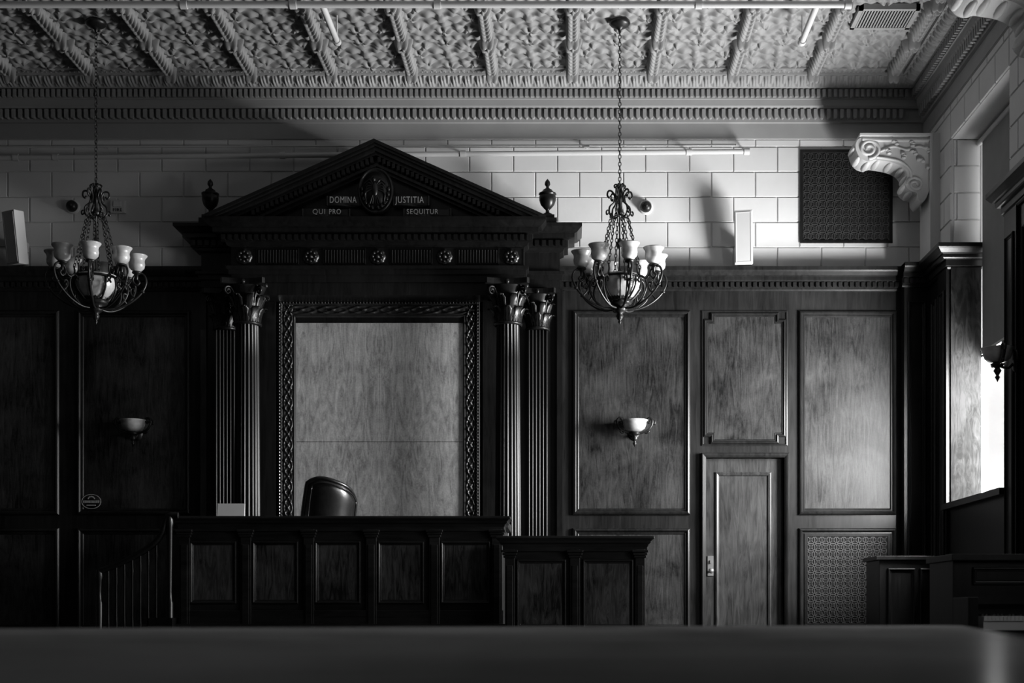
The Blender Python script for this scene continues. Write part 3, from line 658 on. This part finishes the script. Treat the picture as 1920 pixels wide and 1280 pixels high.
# ------------------------------------------------------------------ chandeliers
CHY=13.39; 
def radial(pts,a): return [(p*math.cos(a),p*math.sin(a),z) for p,z in pts]
def chain(mb,p,q,pitch,lw,r):
    p=np.array(p,float);q=np.array(q,float); L=np.linalg.norm(q-p); n=max(2,int(L/pitch)); d=(q-p)/L
    a=np.cross(d,[0.3,1,0.1]); a/=np.linalg.norm(a); b=np.cross(d,a)
    t=np.linspace(0,2*math.pi,10,endpoint=False)
    for i in range(n):
        c=p+d*L*(i+.5)/n; w=a if i%2 else b
        mb.tube([c+d*math.cos(s)*pitch*.66+w*math.sin(s)*lw for s in t],r,4,closed=True)
def chandelier(x,y,label):
    G='alabaster bowl chandeliers'
    T=thing('chandelier',(x,y,ZC),label,'chandelier',G)
    Tm=Matrix.Translation((x,y,0))
    mb=MB(Tm); mb.lathe([(.001,ZC-.0),(.10,ZC-.03),(.105,ZC-.055),(.085,ZC-.075),(.05,ZC-.095),(.02,ZC-.11),(.012,ZC-.14)],(0,0,0),24); obj(mb,'canopy',M_iron,T)
    mb=MB(Tm); chain(mb,(0,0,5.02),(0,0,ZC-.13),.036,.014,.0042); obj(mb,'chain',M_iron,T)
    mb=MB(Tm)
    mb.lathe([(.004,5.04),(.02,5.02),(.03,4.99),(.015,4.96),(.02,4.93),(.035,4.9),(.02,4.86),(.015,4.8),(.03,4.76),(.05,4.74),(.02,4.72),(.008,4.70),(.008,4.5),(.02,4.48),(.03,4.44),(.02,4.40),(.008,4.38),(.008,4.2),(.03,4.16),(.02,4.1)],(0,0,0),14)
    for k in range(6):
        a=k*math.pi/3+.2
        mb.tube(radial(smooth([(.02,4.72),(.07,4.70),(.105,4.74),(.10,4.80),(.06,4.84),(.05,4.90),(.08,4.95),(.115,4.95),(.125,4.91),(.105,4.885),(.09,4.905)],4),a),.0095,6)
        mb.tube(radial(smooth([(.105,4.74),(.13,4.72),(.135,4.75),(.12,4.765)],4),a),.008,6)
        mb.tube(radial(smooth([(.05,4.9),(.02,4.97),(.03,5.02),(.055,5.01),(.05,4.985)],4),a),.008,6)
    obj(mb,'scroll_crown',M_iron,T)
    n=8
    for k in range(n):
        mb=MB(Tm)
        a=k*2*math.pi/n+.2; chain(mb,(.085*math.cos(a),.085*math.sin(a),4.71),(.205*math.cos(a),.205*math.sin(a),4.20),.036,.012,.0045)
        obj(mb,'suspension_chain',M_iron,T)
    for k in range(n):
        a=k*2*math.pi/n+.2
        mb=MB(Tm)
        mb.tube(radial(smooth([(.05,3.80),(.16,3.80),(.27,3.84),(.37,3.91),(.44,3.99),(.475,4.08),(.455,4.15),(.40,4.165),(.355,4.13),(.35,4.08),(.385,4.05),(.41,4.075),(.395,4.10)],5),a),.0115,6)
        mb.tube(radial(smooth([(.18,3.81),(.26,3.88),(.30,3.97),(.285,4.06),(.24,4.09),(.21,4.06),(.225,4.03)],5),a),.010,6)
        mb.tube(radial(smooth([(.37,3.91),(.33,3.96),(.33,4.01),(.36,4.01),(.36,3.985)],5),a),.009,6)
        mb.tube(radial(smooth([(.205,4.21),(.20,4.15),(.225,4.10),(.30,4.06),(.34,4.10),(.37,4.16)],5),a),.009,6)
        mb.ell((.44*math.cos(a),.44*math.sin(a),3.985),(.022,.022,.016),8,6)
        mb.lathe([(.012,4.10),(.015,4.15),(.045,4.165),(.05,4.18),(.03,4.19)],(.385*math.cos(a),.385*math.sin(a),0),14)
        arm=obj(mb,'lamp_arm',M_iron,T)
        mb=MB(Tm); mb.lathe([(.03,4.185),(.05,4.195),(.073,4.22),(.08,4.255),(.075,4.285),(.08,4.31),(.1,4.335),(.103,4.345),(.097,4.343),(.076,4.318),(.068,4.285),(.072,4.25),(.06,4.22),(.03,4.20)],(.385*math.cos(a),.385*math.sin(a),0),22); obj(mb,'lamp_shade',M_alab,arm)
    mb=MB(Tm); mb.lathe([(.02,3.88),(.09,3.89),(.145,3.93),(.185,3.99),(.2,4.05),(.195,4.10),(.205,4.12),(.195,4.118),(.185,4.10),(.188,4.05),(.17,3.99),(.13,3.945),(.02,3.90)],(0,0,0),36); obj(mb,'center_bowl',M_alab,T)
    mb=MB(Tm); mb.lathe([(.20,4.085),(.214,4.09),(.214,4.105),(.20,4.11)],(0,0,0),36)
    mb.lathe([(.10,3.885),(.12,3.87),(.1,3.84),(.06,3.82),(.075,3.80),(.05,3.77),(.025,3.75),(.035,3.73),(.025,3.70),(.01,3.685),(.016,3.67),(.002,3.645)],(0,0,0),20,amp=lambda t:1+.08*np.cos(8*t))
    for k in range(8): 
        a=k*math.pi/4; leaf(mb,0,0,a,.05,3.79,.07,.025,.07)
        leaf(mb,0,0,a+.3,.11,3.885,.10,.035,.05)
        mb.tube(radial(smooth([(.10,3.87),(.16,3.93),(.205,4.0),(.212,4.09)],4),a),.010,5)
    obj(mb,'finial',M_iron,T)
    return T
c1=chandelier(ux(1162,CHY),CHY,'ornate wrought-iron chandelier with eight alabaster cup shades, brightly side-lit')
dup(c1,(ux(180,CHY),CHY,ZC),'ornate wrought-iron chandelier with eight alabaster cup shades, hanging in shadow')
# ------------------------------------------------------------------ sconces
def sconce(x,y,z,label,rot=0):
    T=thing('wall_sconce',(0,0,0),label,'wall lamp','alabaster bowl wall sconces')
    mb=MB(); mb.M=Matrix.Rotation(math.pi/2,4,'X'); mb.lathe([(.001,.03),(.05,.025),(.06,.01),(.062,0)],(0,-.04,0),20,sy=1.6); mb.M=None
    mb.tube(smooth([(0,-.02,-.06),(0,-.07,-.10),(0,-.14,-.08),(0,-.16,-.04)],5),.012,8)
    for sg in (-1,1):
        mb.tube([(sg*q[0],-.16,q[1]) for q in smooth([(.02,-.075),(.09,-.06),(.15,-.03),(.185,.02),(.19,.07),(.16,.095),(.135,.07),(.15,.045),(.17,.06)],5)],.014,7)
        mb.tube([(sg*q[0],-.16,q[1]) for q in smooth([(.10,-.055),(.13,-.07),(.155,-.05),(.14,-.035)],5)],.010,7)
        mb.tube([(sg*q[0],-.16,q[1]) for q in smooth([(.19,.07),(.215,.06),(.215,.03),(.2,.035)],5)],.010,7)
    mb.lathe([(.02,-.05),(.06,-.065),(.045,-.09),(.02,-.10),(.035,-.125),(.02,-.15),(.012,-.165),(.022,-.18),(.012,-.20),(.002,-.22)],(0,-.16,0),14)
    obj(mb,'sconce_bracket',M_iron,T)
    mb=MB(); mb.lathe([(.02,-.055),(.07,-.05),(.11,-.02),(.125,.02),(.128,.05),(.142,.065),(.145,.072),(.138,.07),(.118,.05),(.115,.02),(.10,-.015),(.02,-.045)],(0,-.16,0),28); obj(mb,'lamp_bowl',M_alab,T)
    T.location=(x,y,z); T.rotation_euler=(0,0,rot); return T
s1=sconce(ux(1190,14.75),YW,uz(800,14.75),'iron scroll wall sconce with alabaster bowl on veneered panel')
dup(s1,(ux(250,14.75),YW,uz(800,14.75)),'iron scroll wall sconce with alabaster bowl on shadowed panelling')
dup(s1,(XR-.06,11.78,uz(668,11.78)),'iron scroll wall sconce with alabaster bowl on pilaster beside window',rot=(0,0,-math.pi/2))
# ------------------------------------------------------------------ wall-top fittings
def speaker(xc,label,turn):
    zb=WT+.042; T=thing('wall_speaker',(xc,14.78,zb),label,'speaker','white column speakers')
    R=Matrix.Translation((xc,14.8,zb+.02))@Matrix.Rotation(turn,4,'Z')@Matrix.Rotation(math.radians(7),4,'X')
    mb=MB(R); w=.10
    mb.slab([(-w,-.09),(w,-.09),(w*.75,.06),(-w*.75,.06)],0,.57); obj(mb,'speaker_cabinet',M_white,T,bevel=.006)
    mb=MB(R); frame(mb,rect(-w+.015,w-.015,.02,.55),[(0,0),(0,.006),(.008,.006),(.01,.002)],-.09); mb.box(-w+.025,w-.025,-.093,-.09,.03,.54); obj(mb,'speaker_cover',M_white,T)
    mb=MB(); mb.box(xc-.03,xc+.03,14.78,14.98,zb+.2,zb+.3); obj(mb,'mounting_bracket',M_white,T)
speaker(ux(1397,14.75),'slim white column speaker brightly lit on the panelling ledge',math.radians(-12))
speaker(ux(34,14.75),'slim white column speaker angled on the shadowed panelling ledge',math.radians(-30))
def dome(u,v,label):
    T=thing('security_camera',(ux(u,14.98),14.98,uz(v,14.98)),label,'camera')
    R=Matrix.Translation((ux(u,14.98),14.985,uz(v,14.98)))@Matrix.Rotation(math.pi/2,4,'X')
    mb=MB(R); mb.lathe([(.001,.03),(.05,.03),(.075,.02),(.08,0)],(0,0,0),24); obj(mb,'mounting_plate',M_white,T)
    mb=MB(R); mb.lathe([(.001,.10),(.03,.095),(.05,.08),(.06,.06),(.062,.03)],(0,0,0),24); mb.ell((0,0,.095),(.02,.02,.012)); obj(mb,'camera_dome',M_iron,T)
dome(1211,389,'small black dome camera on white round mount on block wall'); dome(137,388,'small black dome camera on block wall in shadow')
x=ux(223,14.98); z=uz(389,14.98)
T=thing('fire_alarm_strobe',(x,14.98,z-.07),'small white fire alarm strobe unit on block wall','fire alarm')
mb=MB(); mb.box(x-.08,x+.08,14.93,14.988,z-.07,z+.07); mb.box(x-.045,x+.045,14.915,14.93,z-.01,z+.055); obj(mb,'alarm_housing',M_white,T,bevel=.006)
mb=MB(); add_text(mb,'FIRE',.05,(x,14.928,z-.042)); obj(mb,'lettering',M_black,T)
# pipes
def pipe_thing(name,label,paths,r,cl=()):
    T=thing(name,paths[0][0],label,'pipe')
    mb=MB()
    for p in paths: mb.tube(p,r,12)
    obj(mb,'pipe_run',M_white,T)
    for (c,ax,hang) in cl:
        mb=MB(); c=np.array(c)
        e=np.array(ax)*.03; mb.tube([c-e,c+e],r*1.35,12)
        mb.tube([c,c+np.array(hang)],.008,6); obj(mb,'pipe_clamp',M_white,T)
yp=14.85
pipe_thing('wall_pipe','long white painted sprinkler pipe clamped along top of block wall',[[(-8.5,yp,uz(297,yp)),(ux(0,yp),yp,uz(296,yp)),(ux(1405,yp),yp,uz(284,yp))]],.028,
  [((ux(u,yp),yp,uz(296-12*u/1405.,yp)),(1,0,0),(0,.12,.05)) for u in (30,105,530,868,1292,1400)])
yp2=14.93
pipe_thing('conduit','thin white electrical conduit running above the pipe on wall',[[(-8.5,yp2,uz(277,yp2)),(ux(1380,yp2),yp2,uz(271,yp2))]],.010,[((ux(u,yp2),yp2,uz(275,yp2)),(1,0,0),(0,.05,0)) for u in (200,700,1100)])
zp=6.35; yq=12.4; zh=ZC-.06-zp
pipe_thing('sprinkler_pipe','white painted sprinkler pipe with branches hanging below ornate ceiling',[[(-6.8,yq,zp),(ux(1590,yq),yq,zp)],[(ux(604,yq),yq,zp),(ux(604,yq),13.22,zp)],[(ux(1532,yq),yq,zp),(ux(1532,yq),13.22,zp)]],.03,
  [((ux(u,yq),yq,zp),(1,0,0),(0,0,zh)) for u in (345,550,820,1310,1590)]+[((ux(604,yq),13.19,zp),(0,1,0),(0,0,zh)),((ux(1532,yq),13.19,zp),(0,1,0),(0,0,zh))])
# oval plaque
x=ux(171,14.88); z=uz(940,14.88)
T=thing('oval_plaque',(x,14.88,z),'small dark oval plaque with pale rim and emblem on panelling','plaque')
R=Matrix.Translation((x,14.894,z))@Matrix.Rotation(math.pi/2,4,'X')
mb=MB(R); mb.lathe([(.001,.012),(.10,.012),(.105,0)],(0,0,0),36,sy=.75); obj(mb,'plaque_plate',M_crest,T)
mb=MB(R); t=np.linspace(0,2*math.pi,40,endpoint=False); mb.tube([(.105*math.cos(a),.078*math.sin(a),.012) for a in t],.004,6,closed=True)
mb.M=None; 
for i in range(11): mb.box(x-.085+i*.0155,x-.075+i*.0155,14.876,14.882,z-.015,z+.012)
for a in np.linspace(.3,math.pi-.3,7): mb.ell((x+.035*math.cos(a),14.88,z+.025+.03*math.sin(a)),(.007,.004,.009),6,5)
mb.box(x-.05,x+.05,14.877,14.882,z-.045,z-.035); obj(mb,'plaque_emblem',M_gilt,T)
# ------------------------------------------------------------------ piano and cabinet on the window side
px0,px1,py=2.42,3.84,8.5; pt=uz(1038,py)
T=thing('upright_piano',((px0+px1)/2,py+.3,0),'black upright piano with open keyboard standing by the window wall','piano')
mb=MB(); mb.box(px0,px1,py+.05,py+.6,0.05,pt-.04); mb.box(px0-.02,px1+.02,py+.0,py+.62,pt-.04,pt); 
frame(mb,rect(px0+.12,px1-.12,.98,pt-.08),MOLD,py+.05,.4); frame(mb,rect(px0+.12,px1-.12,.15,.55),MOLD,py+.05,.5)
mb.box(px0,px0+.06,py-.28,py+.05,.62,.9); mb.box(px1-.06,px1,py-.28,py+.05,.62,.9)
for xx in (px0+.03,px1-.03): mb.lathe([(.03,0),(.025,.1),(.04,.3),(.05,.5),(.035,.62)],(xx,py-.22,0),12)
obj(mb,'piano_case',M_dark,T,bevel=.006)
mb=MB(); mb.box(px0+.06,px1-.06,py-.28,py+.05,.64,.70); mb.box(px0+.06,px1-.06,py-.02,py+.05,.86,.90); obj(mb,'keybed',M_dark,T)
mb=MB(); n=52; w=(px1-px0-.2)/n
for i in range(n): mb.box(px0+.1+i*w+.001,px0+.1+(i+1)*w-.001,py-.26,py+.02,.755,.785)
mb.box(px0+.1,px1-.1,py-.25,py+.02,.70,.757)
o=obj(mb,'white_keys',M_keys,T); o["kind"]="stuff"
mb=MB()
for i in range(n):
    if i%7 in (0,1,3,4,5): mb.box(px0+.1+(i+1)*w-.006,px0+.1+(i+1)*w+.006,py-.16,py+.02,.785,.797)
o=obj(mb,'black_keys',M_leather,T); o["kind"]="stuff"
cx0,cx1,cy=ux(1645,13.6),3.80,13.6; ct=uz(1042,13.6)
T=thing('low_cabinet',((cx0+cx1)/2,cy+.3,DZ),'dark panelled low wooden cabinet in the corner by window','cabinet')
mb=MB(); mb.box(cx0+.02,cx1,cy,cy+.6,DZ,ct-.04); mb.box(cx0-.02,cx1,cy-.04,cy+.6,ct-.04,ct); mb.box(cx0,cx1,cy-.02,cy,DZ,DZ+.12)
frame(mb,rect(cx0+.1,cx0+.38,DZ+.2,ct-.12),MOLD,cy,.6); frame(mb,rect(cx0+.42,cx1-.05,DZ+.2,ct-.12),MOLD,cy,.6); obj(mb,'cabinet_body',M_dark,T,bevel=.004)
# ------------------------------------------------------------------ foreground table
TZ=.762
T=thing('conference_table',(-.6,2.2,0),'large polished dark wooden table with rounded corners','table')
def rnd(pts,r,n=8):
    out=[]; m=len(pts)
    for i in range(m):
        a,b,c=[np.array(pts[k%m],float) for k in (i-1,i,i+1)]; e1=(a-b)/np.linalg.norm(a-b); e2=(c-b)/np.linalg.norm(c-b)
        p,q=b+e1*r,b+e2*r
        for t in np.linspace(0,1,n): out.append(tuple((1-t)**2*p+2*t*(1-t)*b+t*t*q))
    return out
out=rnd([(-2.6,.1),(.7,.1),(.74,2.2),(1.30,4.5),(-2.6,3.1)],.3)
mb=MB(); mb.slab(out,TZ-.035,TZ); o_=[tuple(q) for q in offs(out,.03)]; mb.slab(o_,TZ-.075,TZ-.035); obj(mb,'table_top',M_table,T,bevel=.006)
for (a,b) in ((-1.7,1.6),(.1,2.4)):
    mb=MB(); mb.lathe([(.12,TZ-.075),(.10,.6),(.07,.5),(.09,.35),(.12,.25),(.14,.15)],(a,b,0),20); mb.box(a-.45,a+.45,b-.06,b+.06,0,.09); mb.box(a-.06,a+.06,b-.45,b+.45,0,.09); mb.box(a-.15,a+.15,b-.15,b+.15,.08,.16); obj(mb,'table_pedestal',M_dark,T,bevel=.006)
# ------------------------------------------------------------------ light
def area(name,loc,rot,sx,sy,p,spread=None):
    l=bpy.data.lights.new(name,'AREA'); l.shape='RECTANGLE'; l.size=sx; l.size_y=sy; l.energy=p
    if spread: l.spread=spread
    o=bpy.data.objects.new(name,l); o.location=loc; o.rotation_euler=rot; col.objects.link(o); return o
for i,((a,b),p) in enumerate(zip(wins,(950,110,45))):
    area('window_daylight',(4.30,(a+b)/2,(SILL+3.45)/2),(0,math.radians(90),0),1.45,b-a-.08,p)
w=bpy.data.worlds.new('World'); bpy.context.scene.world=w; w.use_nodes=True
bgn=w.node_tree.nodes['Background']; bgn.inputs[0].default_value=g(1.0); bgn.inputs[1].default_value=1.6
# ------------------------------------------------------------------ camera
cam=bpy.data.cameras.new('camera'); cam.sensor_width=36; cam.lens=F/1920*36; cam.shift_x=-105/1920; cam.shift_y=510/1920
cam.clip_end=100; cam.dof.use_dof=True; cam.dof.focus_distance=14.0; cam.dof.aperture_fstop=2.8
co=bpy.data.objects.new('camera',cam); co.location=(0,0,.8); co.rotation_euler=(math.pi/2,0,0); col.objects.link(co)
sc=bpy.context.scene; sc.camera=co
sc.view_settings.view_transform='Standard'; sc.view_settings.look='None'
